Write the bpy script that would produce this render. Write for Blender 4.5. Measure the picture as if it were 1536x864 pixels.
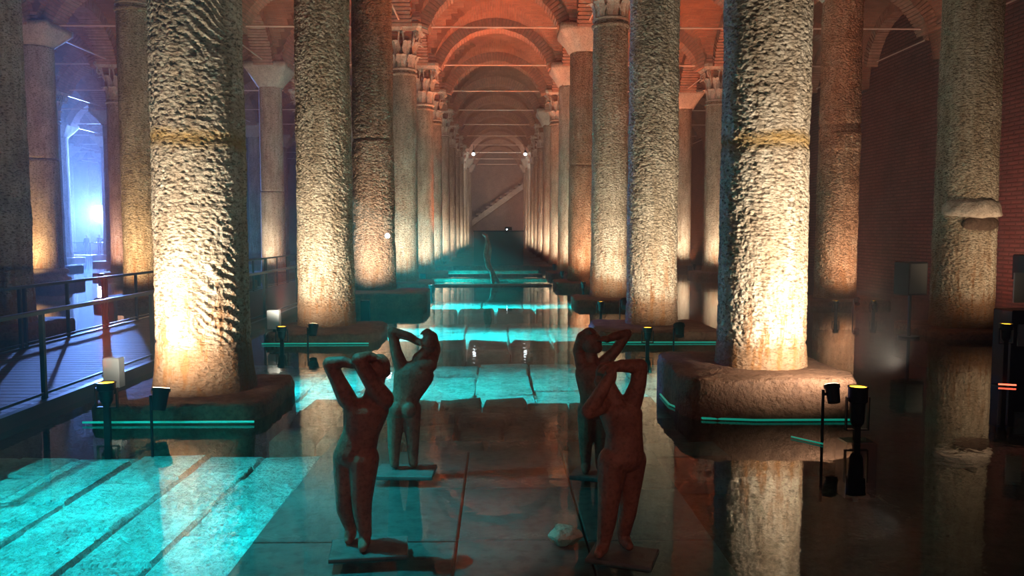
import bpy, bmesh, math, random
import numpy as np
from mathutils import Vector, Matrix

for o in list(bpy.data.objects): bpy.data.objects.remove(o, do_unlink=True)
scene = bpy.context.scene
COL = scene.collection
rnd = random.Random(7)
R = math.radians

# ------------------------------------------------------------------ camera
cd = bpy.data.cameras.new('camera'); cam = bpy.data.objects.new('camera', cd); COL.objects.link(cam)
cd.sensor_width = 36.0; cd.lens = 1205.0/1536*36; cd.clip_end = 300; cd.clip_start = .05
cam.location = (0, 0, 1.5)
cam.rotation_euler = (math.pi/2 - math.atan(86/1205), 0, -math.atan(20/1205))
scene.camera = cam
# ------------------------------------------------------------------ world, exposure
w = bpy.data.worlds.new('world'); scene.world = w; w.use_nodes = True
w.node_tree.nodes['Background'].inputs[0].default_value = (.42, .40, .40, 1)
w.node_tree.nodes['Background'].inputs[1].default_value = 0.09
vs = scene.view_settings
vs.view_transform = 'Standard'; vs.look = 'None'; vs.gamma = 1; vs.use_curve_mapping = False; vs.exposure = 0.25

WARM = (1, .85, .66); ORANGE = (1, .20, .045); CYAN = (.0, .80, .86); GREEN = (.03, .75, .55)
def lamp(kind, loc, aim=None, color=WARM, power=100, size=50, blend=.6, radius=.04, parent=None, name=None):
    l = bpy.data.lights.new(name or (kind.lower() + '_light'), kind)
    l.energy = power; l.color = color
    if kind == 'SPOT': l.spot_size = R(size); l.spot_blend = blend
    if kind in ('SPOT', 'POINT'): l.shadow_soft_size = radius
    o = bpy.data.objects.new(name or (kind.lower() + '_light'), l); COL.objects.link(o)
    o.location = loc
    if aim is not None:
        d = Vector(aim) - Vector(loc); o.rotation_euler = d.to_track_quat('-Z', 'Y').to_euler()
    return o

# teal pool floods, unseen: out of frame on the left, and hidden behind columns
lamp('SPOT', (-5.4, 3.4, 3.3), (-3.1, 4.35, -.3), CYAN, 1900, 50, .9, .05)
lamp('SPOT', (-6.8, 4.2, 2.6), (-3.9, 4.5, -.3), CYAN, 1100, 46, .8, .05)
lamp('SPOT', (-4.4, 3.9, 3.0), (-1.7, 5.2, -.3), CYAN, 650, 34, .9, .05)
lamp('SPOT', (-2.3, 3.9, 5.2), (-.95, 4.1, 0), (0, .66, .72), 1500, 28, .9, .05)
lamp('SPOT', (-3.6, 4.3, 2.6), (-.7, 4.5, 0), (0, .60, .66), 380, 34, 1, .05)
lamp('SPOT', (.5, -1.6, 2.6), (.1, 4.3, .4), (1, .42, .30), 130, 40, 1, .3)  # unseen warm fill added behind the camera to redden the statues
for (y, p) in ((9.0, 1900), (13.5, 4200), (18.4, 8000), (23.1, 9000), (28.0, 7000)):  # bare spots without fixtures, kept unseen behind the left columns
    lx = {9.0: -3.7, 13.5: -3.0, 18.4: -3.1, 23.1: -2.9, 28.0: -2.7}[y]
    lamp('SPOT', (lx, y+.1, 2.0), (-1.3, y, -.3), CYAN, p*.8, 56, .9, .05)
    lamp('SPOT', (lx, y-.1, 2.3), (.6, y, -.3), (0, .80, .78), p*1.0, 32, .9, .05)
lamp('SPOT', (3.3, 8.8, .9), (1.3, 9.0, -.3), GREEN, 30, 100, .8, .05)
# blue stage flood in the left rear
lamp('SPOT', (-25.3, 52.0, 2.6), (-16, 18, 1.8), (.16, .34, 1), 95000, 62, .8, .3)
lamp('SPOT', (-19.5, 46.0, 5.5), (-21, 30, 0), (.14, .30, 1), 18000, 84, .8, .3)  # unseen blue spot added near the flood to brighten the haze

# ------------------------------------------------------------------ numpy value noise
def _h(ix, iy, iz, s):
    n = (ix*374761393 + iy*668265263 + iz*2147483647 + s*144269) & 0xffffffff
    n = ((n ^ (n >> 13))*1274126177) & 0xffffffff
    n = (n ^ (n >> 16))
    return (n & 0xffff)/65535.0
def vnoise(x, y, z, s=0):
    x = np.asarray(x, float); y = np.asarray(y, float)+x*0; z = np.asarray(z, float)+x*0
    xi = np.floor(x).astype(np.int64); yi = np.floor(y).astype(np.int64); zi = np.floor(z).astype(np.int64)
    fx = x-xi; fy = y-yi; fz = z-zi
    fx = fx*fx*(3-2*fx); fy = fy*fy*(3-2*fy); fz = fz*fz*(3-2*fz)
    r = 0
    for a in (0, 1):
        for b in (0, 1):
            for c in (0, 1):
                wgt = (fx if a else 1-fx)*(fy if b else 1-fy)*(fz if c else 1-fz)
                r = r + wgt*_h(xi+a, yi+b, zi+c, s)
    return r*2-1
def sstep(a, b, x):
    t = np.clip((x-a)/(b-a), 0, 1); return t*t*(3-2*t)

# ------------------------------------------------------------------ materials
MATS = {}
class NT:
    def __init__(s, name):
        m = bpy.data.materials.new(name); m.use_nodes = True; s.m = m; s.t = m.node_tree; s.t.nodes.clear()
        s.out = s.n('ShaderNodeOutputMaterial'); MATS[name] = m
    def n(s, typ, **kw):
        nd = s.t.nodes.new(typ)
        for k, v in kw.items():
            if k.startswith('i_'):
                nd.inputs[k[2:].replace('_', ' ')].default_value = v
            else: setattr(nd, k, v)
        return nd
    def l(s, a, b): s.t.links.new(a, b)
def coords(nt, scale=(1, 1, 1), kind='Object', rot=(0, 0, 0)):
    tc = nt.n('ShaderNodeTexCoord'); mp = nt.n('ShaderNodeMapping'); mp.inputs['Scale'].default_value = scale
    mp.inputs['Rotation'].default_value = rot
    if kind == 'World':
        g = nt.n('ShaderNodeNewGeometry'); nt.l(g.outputs['Position'], mp.inputs['Vector'])
    else: nt.l(tc.outputs[kind], mp.inputs['Vector'])
    return mp.outputs['Vector']
def ramp(nt, fac, stops):
    r = nt.n('ShaderNodeValToRGB'); e = r.color_ramp.elements
    while len(e) < len(stops): e.new(.5)
    for i, (p, c) in enumerate(stops):
        e[i].position = p; e[i].color = (*c, 1) if len(c) == 3 else c
    nt.l(fac, r.inputs['Fac']); return r.outputs['Color']
def noise(nt, vec, scale, detail=4, rough=.6, dist=0):
    n = nt.n('ShaderNodeTexNoise'); n.inputs['Scale'].default_value = scale; n.inputs['Detail'].default_value = detail
    n.inputs['Roughness'].default_value = rough; n.inputs['Distortion'].default_value = dist
    nt.l(vec, n.inputs['Vector']); return n.outputs['Fac']
def mix(nt, fac, a, b, mode='MIX'):
    m = nt.n('ShaderNodeMix', data_type='RGBA', blend_type=mode)
    for s_, v in ((m.inputs[0], fac), (m.inputs[6], a), (m.inputs[7], b)):
        if isinstance(v, (int, float)): s_.default_value = v
        elif isinstance(v, tuple): s_.default_value = (*v, 1)
        else: nt.l(v, s_)
    return m.outputs[2]
def math_(nt, op, a, b=None):
    m = nt.n('ShaderNodeMath', operation=op)
    for i, v in enumerate((a, b)):
        if v is None: continue
        if isinstance(v, (int, float)): m.inputs[i].default_value = v
        else: nt.l(v, m.inputs[i])
    return m.outputs[0]
def finish(nt, color, rough=.8, bumps=(), metallic=0, spec=.3, emit=None, estr=0):
    b = nt.n('ShaderNodeBsdfPrincipled')
    if isinstance(color, tuple): b.inputs['Base Color'].default_value = (*color, 1)
    else: nt.l(color, b.inputs['Base Color'])
    if isinstance(rough, (int, float)): b.inputs['Roughness'].default_value = rough
    else: nt.l(rough, b.inputs['Roughness'])
    b.inputs['Metallic'].default_value = metallic; b.inputs['Specular IOR Level'].default_value = spec
    if emit: b.inputs['Emission Color'].default_value = (*emit, 1); b.inputs['Emission Strength'].default_value = estr
    prev = None
    for (h, dist, st) in bumps:
        bp = nt.n('ShaderNodeBump'); bp.inputs['Distance'].default_value = dist; bp.inputs['Strength'].default_value = st
        nt.l(h, bp.inputs['Height'])
        if prev: nt.l(prev, bp.inputs['Normal'])
        prev = bp.outputs['Normal']
    if prev: nt.l(prev, b.inputs['Normal'])
    nt.l(b.outputs[0], nt.out.inputs['Surface']); return b

def stone_shaft(name, c1, c2, c3, pit=1.0, band=None, foot=None):
    nt = NT(name)
    tc = nt.n('ShaderNodeTexCoord'); oi = nt.n('ShaderNodeObjectInfo')
    add = nt.n('ShaderNodeVectorMath', operation='ADD')
    cmb = nt.n('ShaderNodeCombineXYZ'); nt.l(math_(nt, 'MULTIPLY', oi.outputs['Random'], 37.0), cmb.inputs[0])
    nt.l(tc.outputs['Object'], add.inputs[0]); nt.l(cmb.outputs[0], add.inputs[1])
    v = add.outputs[0]
    st = nt.n('ShaderNodeMapping'); st.inputs['Scale'].default_value = (1, 1, 2.1); nt.l(v, st.inputs['Vector'])
    st2 = nt.n('ShaderNodeMapping'); st2.inputs['Scale'].default_value = (1, 1, .16); nt.l(v, st2.inputs['Vector'])
    col = ramp(nt, noise(nt, v, 2.2, 5, .65), [(.30, c1), (.52, c2), (.72, c3)])
    streak = ramp(nt, noise(nt, st2.outputs[0], 9, 4, .6), [(.42, (1, 1, 1)), (.62, (.62, .52, .42))])
    col = mix(nt, .6, col, streak, 'MULTIPLY')
    sp = ramp(nt, noise(nt, st.outputs[0], 24, 3, .6), [(.36, (.20, .17, .14)), (.5, (1, 1, 1))])
    col = mix(nt, .85, col, sp, 'MULTIPLY')
    sx = nt.n('ShaderNodeSeparateXYZ'); nt.l(tc.outputs['Object'], sx.inputs[0]); z = sx.outputs[2]
    wob = math_(nt, 'MULTIPLY', math_(nt, 'SUBTRACT', noise(nt, v, 4, 4), .5), .18)
    zz = math_(nt, 'ADD', z, wob)
    if band:
        d = math_(nt, 'ABSOLUTE', math_(nt, 'SUBTRACT', zz, band))
        m_ = nt.n('ShaderNodeMapRange'); m_.inputs[1].default_value = .10; m_.inputs[2].default_value = .02
        nt.l(d, m_.inputs[0]); col = mix(nt, math_(nt, 'MULTIPLY', m_.outputs[0], .75), col, (.36, .21, .05))
    if foot:
        m_ = nt.n('ShaderNodeMapRange'); m_.inputs[1].default_value = foot+.10; m_.inputs[2].default_value = foot-.06
        nt.l(zz, m_.inputs[0]); col = mix(nt, math_(nt, 'MULTIPLY', m_.outputs[0], .8), col, (.23, .115, .055))
        m2 = nt.n('ShaderNodeMapRange'); m2.inputs[1].default_value = foot+1.0; m2.inputs[2].default_value = foot
        nt.l(zz, m2.inputs[0])
        run = ramp(nt, noise(nt, st2.outputs[0], 13, 5, .7), [(.5, (0, 0, 0)), (.6, (1, 1, 1))])
        col = mix(nt, math_(nt, 'MULTIPLY', m2.outputs[0], run), col, (.26, .12, .045))
    vor = nt.n('ShaderNodeTexVoronoi'); vor.inputs['Scale'].default_value = 22; nt.l(st.outputs[0], vor.inputs['Vector'])
    finish(nt, col, .82, [(noise(nt, st.outputs[0], 19, 5, .6, .3), .05*pit, 1.0), (vor.outputs['Distance'], .016*pit, .8), (noise(nt, v, 70, 3, .7), .006, .8)], spec=.25)
stone_shaft('shaft_stone_near', (.42, .33, .24), (.56, .47, .36), (.66, .58, .47), .7, 2.25, .55)
stone_shaft('shaft_stone_mid', (.36, .29, .20), (.50, .42, .31), (.60, .52, .40), 1.3, None, .5)
stone_shaft('shaft_stone_far', (.36, .28, .20), (.48, .39, .29), (.58, .49, .38), 1.1, None, .35)
stone_shaft('shaft_stone_smooth', (.38, .30, .22), (.46, .38, .29), (.55, .47, .37), .25, None, .4)
stone_shaft('shaft_stone_ruddy', (.36, .22, .14), (.48, .32, .22), (.56, .44, .33), 1.5, None, .4)

def simple_stone(name, c1, c2, bump=.02, sc=5, rough=.85, spec=.25):
    nt = NT(name); v = coords(nt, kind='World')
    col = ramp(nt, noise(nt, v, sc, 6, .65), [(.3, c1), (.7, c2)])
    pit = ramp(nt, noise(nt, v, sc*6, 3, .6), [(.35, (.45, .42, .40)), (.52, (1, 1, 1))])
    col = mix(nt, .6, col, pit, 'MULTIPLY')
    finish(nt, col, rough, [(noise(nt, v, sc*2.2, 6, .65), bump, .9), (noise(nt, v, sc*9, 3, .6), bump*.3, .8)], spec=spec)
simple_stone('capital_stone', (.40, .32, .25), (.60, .51, .41), .03)
simple_stone('plinth_stone', (.11, .052, .03), (.23, .125, .075), .05, 4, .7, .35)
simple_stone('pool_stone', (.30, .36, .36), (.80, .85, .83), .12, 3.2)
simple_stone('dark_paving', (.06, .07, .07), (.125, .13, .125), .012, 2.5, .6)
simple_stone('foundation_stone', (.10, .08, .06), (.24, .19, .15), .06, 3)
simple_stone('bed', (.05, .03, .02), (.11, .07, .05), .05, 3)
simple_stone('terracotta', (.17, .065, .045), (.30, .13, .085), .008, 9, .55, .4)
simple_stone('plaster', (.24, .17, .135), (.34, .26, .21), .01, 2)
simple_stone('driftwood', (.08, .07, .06), (.30, .28, .25), .01, 9)

def brick_mat(name, c1, c2, mortar, kind='UV', scale=1.0, bw=.36, rh=.075, bump=.02, ms=.013):
    nt = NT(name); v = coords(nt, (scale,)*3, kind)
    b = nt.n('ShaderNodeTexBrick'); nt.l(v, b.inputs['Vector'])
    b.inputs['Color1'].default_value = (*c1, 1); b.inputs['Color2'].default_value = (*c2, 1); b.inputs['Mortar'].default_value = (*mortar, 1)
    b.inputs['Scale'].default_value = 1; b.inputs['Mortar Size'].default_value = ms; b.inputs['Brick Width'].default_value = bw; b.inputs['Row Height'].default_value = rh
    b.inputs['Mortar Smooth'].default_value = .4
    g = coords(nt, kind='World')
    blot = ramp(nt, noise(nt, g, 1.3, 5, .65), [(.3, (.45, .42, .42)), (.7, (1, 1, 1))])
    col = mix(nt, .8, b.outputs['Color'], blot, 'MULTIPLY')
    inv = math_(nt, 'SUBTRACT', 1.0, b.outputs['Fac'])
    finish(nt, col, .9, [(noise(nt, g, 3, 4), .06, .5), (inv, bump, 1), (noise(nt, g, 26, 3), .012, .8)], spec=.2)
brick_mat('vault_brick', (.44, .19, .11), (.30, .125, .075), (.36, .23, .16))
brick_mat('wall_brick', (.26, .12, .095), (.20, .09, .075), (.13, .075, .06), bw=.40, rh=.10, bump=.035, ms=.022)
nt = NT('loose_brick'); v = coords(nt, kind='World'); oi = nt.n('ShaderNodeObjectInfo')
finish(nt, ramp(nt, noise(nt, v, 6, 4, .7), [(.3, (.27, .13, .085)), (.7, (.46, .26, .18))]), .9, [(noise(nt, v, 22, 4), .02, .8)], spec=.2)
nt = NT('mortar'); v = coords(nt, kind='World'); finish(nt, ramp(nt, noise(nt, v, 8), [(.3, (.20, .12, .085)), (.7, (.32, .21, .15))]), .95)

def plain(name, c, rough=.5, metal=0, spec=.4, emit=None, estr=0): finish(NT(name), c, rough, (), metal, spec, emit, estr)
plain('iron', (.70, .52, .42), .4, .2)
plain('rail_metal', (.035, .045, .055), .35, .5)
plain('black_metal', (.018, .018, .02), .4, .3)
plain('grey_box', (.30, .33, .34), .5)
plain('screen_dark', (.085, .085, .078), .8)
plain('lens_amber', (.9, .5, .05), .3, 0, .3, (1, .47, .03), 5)
plain('lens_warm', (.9, .8, .6), .3, 0, .3, (1, .72, .42), 7)
plain('lens_white', (.9, .9, .9), .3, 0, .3, (.85, .95, 1), 9)
plain('flood_panel', (.9, .95, 1), .3, 0, .3, (.62, .80, 1), 14)
plain('led_teal', (.1, .8, .7), .3, 0, .3, (.0, .62, .42), .22)
plain('led_red', (.8, .1, .05), .3, 0, .3, (1, .12, .06), 3)
plain('dark_cloth', (.03, .035, .06), .9)
plain('skin', (.35, .22, .16), .7)
nt = NT('deck_wood'); v = coords(nt, (.8, 9, 1), kind='World')
finish(nt, ramp(nt, noise(nt, v, 3, 5, .7), [(.3, (.05, .028, .026)), (.7, (.10, .055, .05))]), .55, [(noise(nt, v, 8, 4), .01, .6)])

nt = NT('water')
v = coords(nt, (1, 1, 1), 'World')
bp = nt.n('ShaderNodeBump'); bp.inputs['Distance'].default_value = .0016; bp.inputs['Strength'].default_value = .5
nt.l(noise(nt, v, 5.5, 3, .5, .6), bp.inputs['Height'])
gm = nt.n('ShaderNodeNewGeometry'); dt = nt.n('ShaderNodeVectorMath', operation='DOT_PRODUCT'); nt.l(gm.outputs['Incoming'], dt.inputs[0]); nt.l(bp.outputs[0], dt.inputs[1])
sch = math_(nt, 'POWER', math_(nt, 'SUBTRACT', 1.0, math_(nt, 'MINIMUM', math_(nt, 'ABSOLUTE', dt.outputs['Value']), 1.0)), 5.6)
frf = math_(nt, 'ADD', math_(nt, 'MULTIPLY', sch, .96), .03)
tr = nt.n('ShaderNodeBsdfTransparent'); tr.inputs[0].default_value = (.60, .92, .92, 1)
gl = nt.n('ShaderNodeBsdfGlossy'); gl.inputs['Roughness'].default_value = .012; gl.inputs['Color'].default_value = (1, 1, 1, 1); nt.l(bp.outputs[0], gl.inputs['Normal'])
ms = nt.n('ShaderNodeMixShader'); nt.l(frf, ms.inputs[0]); nt.l(tr.outputs[0], ms.inputs[1]); nt.l(gl.outputs[0], ms.inputs[2])
nt.l(ms.outputs[0], nt.out.inputs['Surface'])

nt = NT('haze')
vol = nt.n('ShaderNodeVolumeScatter'); vol.inputs['Density'].default_value = .0048; vol.inputs['Anisotropy'].default_value = .35
vol.inputs['Color'].default_value = (1, 1, 1, 1); nt.l(vol.outputs[0], nt.out.inputs['Volume'])

# ------------------------------------------------------------------ mesh helpers
def link(name, me, mat=None, parent=None, loc=(0, 0, 0), rz=0):
    o = bpy.data.objects.new(name, me); COL.objects.link(o)
    if mat and me and not me.materials: me.materials.append(MATS[mat])
    o.location = loc; o.rotation_euler = (0, 0, rz)
    if parent: o.parent = parent
    return o
class MB:
    def __init__(s): s.v = []; s.f = []; s.uv = None
    def add(s, vs, fs):
        k = len(s.v); s.v += [tuple(map(float, a)) for a in vs]; s.f += [tuple(k+i for i in f) for f in fs]
    def box(s, c, d, rz=0, bev=0, jit=0, tilt=(0, 0)):
        hx, hy, hz = d[0]/2, d[1]/2, d[2]/2
        if bev:
            b = min(bev, hx*.8, hy*.8, hz*.8); vs = []
            for sz, ins in ((-hz, 0), (hz-b, 0), (hz, b)):
                for (sx, sy) in ((-1, -1), (1, -1), (1, 1), (-1, 1)):
                    vs.append([sx*(hx-ins), sy*(hy-ins), sz])
            fs = [(3, 2, 1, 0), (8, 9, 10, 11)]
            for r_ in (0, 4):
                for i in range(4): fs.append((r_+i, r_+(i+1) % 4, r_+4+(i+1) % 4, r_+4+i))
        else:
            vs = [[sx*hx, sy*hy, sz*hz] for sz in (-1, 1) for (sx, sy) in ((-1, -1), (1, -1), (1, 1), (-1, 1))]
            fs = [(3, 2, 1, 0), (4, 5, 6, 7)]+[(i, (i+1) % 4, 4+(i+1) % 4, 4+i) for i in range(4)]
        for v in vs:
            if jit:
                for k in range(3): v[k] += rnd.uniform(-jit, jit)
            v[2] += v[0]*tilt[0]+v[1]*tilt[1]
            x, y = v[0]*math.cos(rz)-v[1]*math.sin(rz), v[0]*math.sin(rz)+v[1]*math.cos(rz)
            v[0], v[1], v[2] = x+c[0], y+c[1], v[2]+c[2]
        s.add(vs, fs)
    def tube(s, p0, p1, r0, r1=None, n=12, caps=True):
        r1 = r0 if r1 is None else r1
        p0 = Vector(p0); p1 = Vector(p1); d = (p1-p0).normalized()
        a = d.orthogonal().normalized(); b = d.cross(a)
        vs = [p+(a*math.cos(2*math.pi*i/n)+b*math.sin(2*math.pi*i/n))*r_ for p, r_ in ((p0, r0), (p1, r1)) for i in range(n)]
        fs = [(i, (i+1) % n, n+(i+1) % n, n+i) for i in range(n)]
        if caps: fs += [tuple(reversed(range(n))), tuple(range(n, 2*n))]
        s.add(vs, fs)
    def lathe(s, prof, n=32, c=(0, 0, 0), caps=True):
        vs = [(c[0]+r_*math.cos(2*math.pi*i/n), c[1]+r_*math.sin(2*math.pi*i/n), c[2]+z) for (r_, z) in prof for i in range(n)]
        m = len(prof); fs = [(j*n+i, j*n+(i+1) % n, (j+1)*n+(i+1) % n, (j+1)*n+i) for j in range(m-1) for i in range(n)]
        if caps: fs += [tuple(reversed(range(n))), tuple((m-1)*n+i for i in range(n))]
        s.add(vs, fs)
    def ball(s, c, r_, n=12, m=8, sc=(1, 1, 1), rot=None):
        vs = []; 
        for j in range(m+1):
            t = math.pi*j/m
            for i in range(n):
                p = Vector((r_*sc[0]*math.sin(t)*math.cos(2*math.pi*i/n), r_*sc[1]*math.sin(t)*math.sin(2*math.pi*i/n), -r_*sc[2]*math.cos(t)))
                if rot: p = rot @ p
                vs.append(p+Vector(c))
        s.add(vs, [(j*n+i, j*n+(i+1) % n, (j+1)*n+(i+1) % n, (j+1)*n+i) for j in range(m) for i in range(n)])
    def mesh(s, name, smooth=False):
        me = bpy.data.meshes.new(name); me.from_pydata(s.v, [], s.f); me.update()
        if smooth: me.polygons.foreach_set('use_smooth', [True]*len(me.polygons))
        return me
    def build(s, name, mat, parent=None, loc=(0, 0, 0), rz=0, smooth=False):
        return link(name, s.mesh(name, smooth), mat, parent, loc, rz)
def grid_mesh(name, V, nu, nv, closed_u=True, smooth=True, uv=None, caps=False):
    """V: (nv, nu, 3) array"""
    me = bpy.data.meshes.new(name)
    idx = np.arange(nu*nv).reshape(nv, nu)
    a = idx[:-1]; b = idx[1:]
    if closed_u: f = np.stack([a, np.roll(a, -1, 1), np.roll(b, -1, 1), b], -1).reshape(-1, 4)
    else: f = np.stack([a[:, :-1], a[:, 1:], b[:, 1:], b[:, :-1]], -1).reshape(-1, 4)
    nf = len(f); tot = nf*4; loops = f.reshape(-1); starts = np.arange(nf)*4; totals = np.full(nf, 4)
    if caps:
        loops = np.concatenate([loops, idx[0][::-1], idx[-1]]); starts = np.concatenate([starts, [tot, tot+nu]]); nf += 2
    me.vertices.add(nu*nv); me.vertices.foreach_set('co', V.reshape(-1).astype(np.float32))
    me.loops.add(len(loops)); me.loops.foreach_set('vertex_index', loops.astype(np.int32))
    me.polygons.add(nf); me.polygons.foreach_set('loop_start', starts.astype(np.int32))
    me.update(calc_edges=True)
    if smooth: me.polygons.foreach_set('use_smooth', [True]*nf)
    if uv is not None:
        ul = me.uv_layers.new(name='UVMap'); ul.data.foreach_set('uv', uv.reshape(-1, 2)[loops].reshape(-1).astype(np.float32))
    me.validate(); return me
def empty(name, loc, label=None, cat=None, group=None, rz=0):
    o = bpy.data.objects.new(name, None); COL.objects.link(o); o.location = loc; o.rotation_euler = (0, 0, rz); o.empty_display_size = .1
    if label: o['label'] = label
    if cat: o['category'] = cat
    if group: o['group'] = group
    return o
def struct(o): o['kind'] = 'structure'; return o
def lampc(parent, *a, **k):
    """a spot whose fixture is `parent`; coordinates are world ones"""
    o = lamp(*a, **k); o.parent = parent; o.location = Vector(o.location)-parent.location; return o

# ------------------------------------------------------------------ layout of the colonnade
def rowY(n): return 6.95+4.8*n
LINES = {'near_left': -2.5, 'near_right': 2.28, 'left2': -7.3, 'right2': 7.05, 'left3': -12.1, 'left4': -16.9, 'left5': -21.7, 'left6': -26.5}
XS = [-31.3, -26.5, -21.7, -16.9, -12.1, -7.3, -2.5, 2.3, 7.05, 11.85]
NROW = 12
XR = 11.9; XL = -33.5; YB = 67.0; Y0 = -2.65
SPR = 6.05; RV = 2.12; RA = 1.80; ZI = 6.75

# ------------------------------------------------------------------ floor, walls
fl = struct(MB().build('floor', 'bed')); fb = MB(); fb.box(((XL+XR)/2, (YB+Y0)/2, -.6), (XR-XL+1, YB-Y0+1, .3)); fl.data = fb.mesh('floor'); fl.data.materials.append(MATS['bed'])

def wall(name, p0, p1, z0, z1, th, mat='wall_brick'):
    (x0, y0), (x1, y1) = p0, p1; L = math.hypot(x1-x0, y1-y0)
    nu = max(2, int(L/1.2)); nv = 10
    d = Vector((x1-x0, y1-y0, 0)).normalized(); nrm = Vector((d.y, -d.x, 0))
    me = bpy.data.meshes.new(name); bm = bmesh.new(); uvl = bm.loops.layers.uv.new('UVMap')
    def quad(pts, uvs):
        f = bm.faces.new([bm.verts.new(p) for p in pts])
        for lp, u in zip(f.loops, uvs): lp[uvl].uv = u
    A = Vector((x0, y0, z0)); B = Vector((x1, y1, z0)); H = Vector((0, 0, z1-z0))
    quad([A, B, B+H, A+H], [(0, z0), (L, z0), (L, z1), (0, z1)])
    off = -nrm*th
    quad([B+off, A+off, A+H+off, B+H+off], [(0, z0), (L, z0), (L, z1), (0, z1)])
    for P_, Q_ in ((A, A+off), (B+off, B)):
        quad([P_, P_+H, Q_+H, Q_], [(0, z0), (0, z1), (th, z1), (th, z0)])
    quad([A+H, B+H, B+H+off, A+H+off], [(0, 0), (L, 0), (L, th), (0, th)])
    bm.normal_update(); bm.to_mesh(me); bm.free()
    return struct(link(name, me, mat))
wr = wall('wall_right', (XR, Y0), (XR, YB), -.5, 8.6, -.4)
wl = wall('wall_left', (XL, YB), (XL, Y0), -.5, 8.6, -.4)
wb = wall('wall_back', (XL-.3, YB), (XR+.3, YB), -.5, 8.6, -.4, 'plaster')

# ------------------------------------------------------------------ ceiling: groin vaults, brick arches, piers, tie rods
ceil_o = MB(); ceil_o.box(((XL+XR)/2, (YB+Y0)/2, 8.75), (XR-XL+1, YB-Y0+1, .3)); ceiling = struct(ceil_o.build('ceiling', 'mortar'))
def vault_mesh(hx, hy):
    N = 14
    def samp(h):
        t = [math.asin(min(1, q)) for q in (1,)]
        a = [RV*math.sin(math.pi/2*k/N) for k in range(N+1)] + ([h] if h > RV else [])
        a = [q for q in a if q <= h+1e-6]
        return [-q for q in reversed(a[1:])]+a
    ax = samp(hx); ay = samp(hy)
    X, Y = np.meshgrid(ax, ay)
    bx = np.sqrt(np.clip(RV**2-X**2, 0, None)); by = np.sqrt(np.clip(RV**2-Y**2, 0, None))
    # the vault rises in a soft dome between its ribs
    Z = SPR+np.maximum(bx, by)+.10*np.clip(1-np.maximum(np.abs(X)/hx, np.abs(Y)/hy), 0, 1)
    V = np.stack([X, Y, Z], -1)
    sx = RV*np.arcsin(np.clip(X/RV, -1, 1)); sy = RV*np.arcsin(np.clip(Y/RV, -1, 1))
    uv = np.where((bx >= by)[..., None], np.stack([Y, sx], -1), np.stack([X, sy], -1))
    return grid_mesh('vault_bay', V, len(ax), len(ay), closed_u=False, smooth=False, uv=uv)
def arch_mesh(width=.62):
    m = MB(); n = 46; a0 = math.asin((ZI-.12-SPR)/RA)
    for i in range(n):
        t0 = a0+(math.pi-2*a0)*i/n; t1 = a0+(math.pi-2*a0)*(i+.74)/n
        dr = rnd.uniform(-.012, .012); w_ = width/2+rnd.uniform(-.012, .012); ro = RA+.36+rnd.uniform(-.01, .015); ri = RA+dr
        vs = [(r_*math.cos(t), y, SPR+r_*math.sin(t)) for y in (-w_, w_) for (r_, t) in ((ri, t0), (ro, t0), (ro, t1), (ri, t1))]
        m.add(vs, [(0, 1, 2, 3), (7, 6, 5, 4), (0, 4, 5, 1), (1, 5, 6, 2), (2, 6, 7, 3), (3, 7, 4, 0)])
    return m.mesh('arch')
def arch_core():
    m = MB(); n = 24; a0 = math.asin((ZI-.12-SPR)/RA); w_ = .28
    for i in range(n):
        t0 = a0+(math.pi-2*a0)*i/n; t1 = a0+(math.pi-2*a0)*(i+1)/n
        vs = [(r_*math.cos(t), y, SPR+r_*math.sin(t)) for y in (-w_, w_) for (r_, t) in ((RA+.02, t0), (RA+.42, t0), (RA+.42, t1), (RA+.02, t1))]
        m.add(vs, [(0, 1, 2, 3), (7, 6, 5, 4), (1, 5, 6, 2), (3, 7, 4, 0)])
    return m
vmesh = {}
amesh = arch_mesh(); amesh.materials.append(MATS['loose_brick']); cmesh = arch_core().mesh('arch_core'); cmesh.materials.append(MATS['mortar'])
rodx = MB(); rodx.tube((-1.8, 0, 6.78), (1.8, 0, 6.78), .022, n=6)
for s_ in (-1, 1): rodx.box((s_*1.74, 0, 6.78), (.05, .05, .16))
rodm = rodx.mesh('tie_rod'); rodm.materials.append(MATS['iron'])
def pier_mesh():
    m = MB(); z = ZI
    while z < 8.1:
        h = rnd.uniform(.055, .075); q = .50+rnd.uniform(-.035, .03)+max(0, (z-7.3))*.25
        m.box((rnd.uniform(-.015, .015), rnd.uniform(-.015, .015), z+h/2), (2*q, 2*q, h), jit=.008); z += h+.004
        m.box((0, 0, z+.01), (2*q-.07, 2*q-.07, .024)); z += .02
    return m.mesh('brick_pier')
piers = [pier_mesh() for _ in range(3)]
for p in piers: p.materials.append(MATS['loose_brick'])
for n in range(-2, NROW+1):
    yc = rowY(n)
    for i in range(len(XS)-1):
        xa, xb = XS[i], XS[i+1]; xc = (xa+xb)/2
        if n < NROW:
            key = 'v'
            if key not in vmesh: vmesh[key] = vault_mesh(2.4, 2.4); vmesh[key].materials.append(MATS['vault_brick'])
            link('vault_bay', vmesh[key], None, ceiling, (xc, yc+2.4, 0))
        if n >= -1:
            a = link('arch', amesh, None, ceiling, (xc, yc, 0)); link('arch_core', cmesh, None, a)
            link('tie_rod', rodm, None, ceiling, (xc, yc, 0))
    for i, xa in enumerate(XS):
        if -1 <= n < NROW:
            a = link('arch', amesh, None, ceiling, (xa, yc+2.4, 0), math.pi/2); link('arch_core', cmesh, None, a)
            link('tie_rod', rodm, None, ceiling, (xa, yc+2.4, 0), math.pi/2)
        if n >= -1: link('brick_pier', piers[(n*3+i) % 3], None, ceiling, (xa, yc, 0), (n+i) % 4*math.pi/2)

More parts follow.
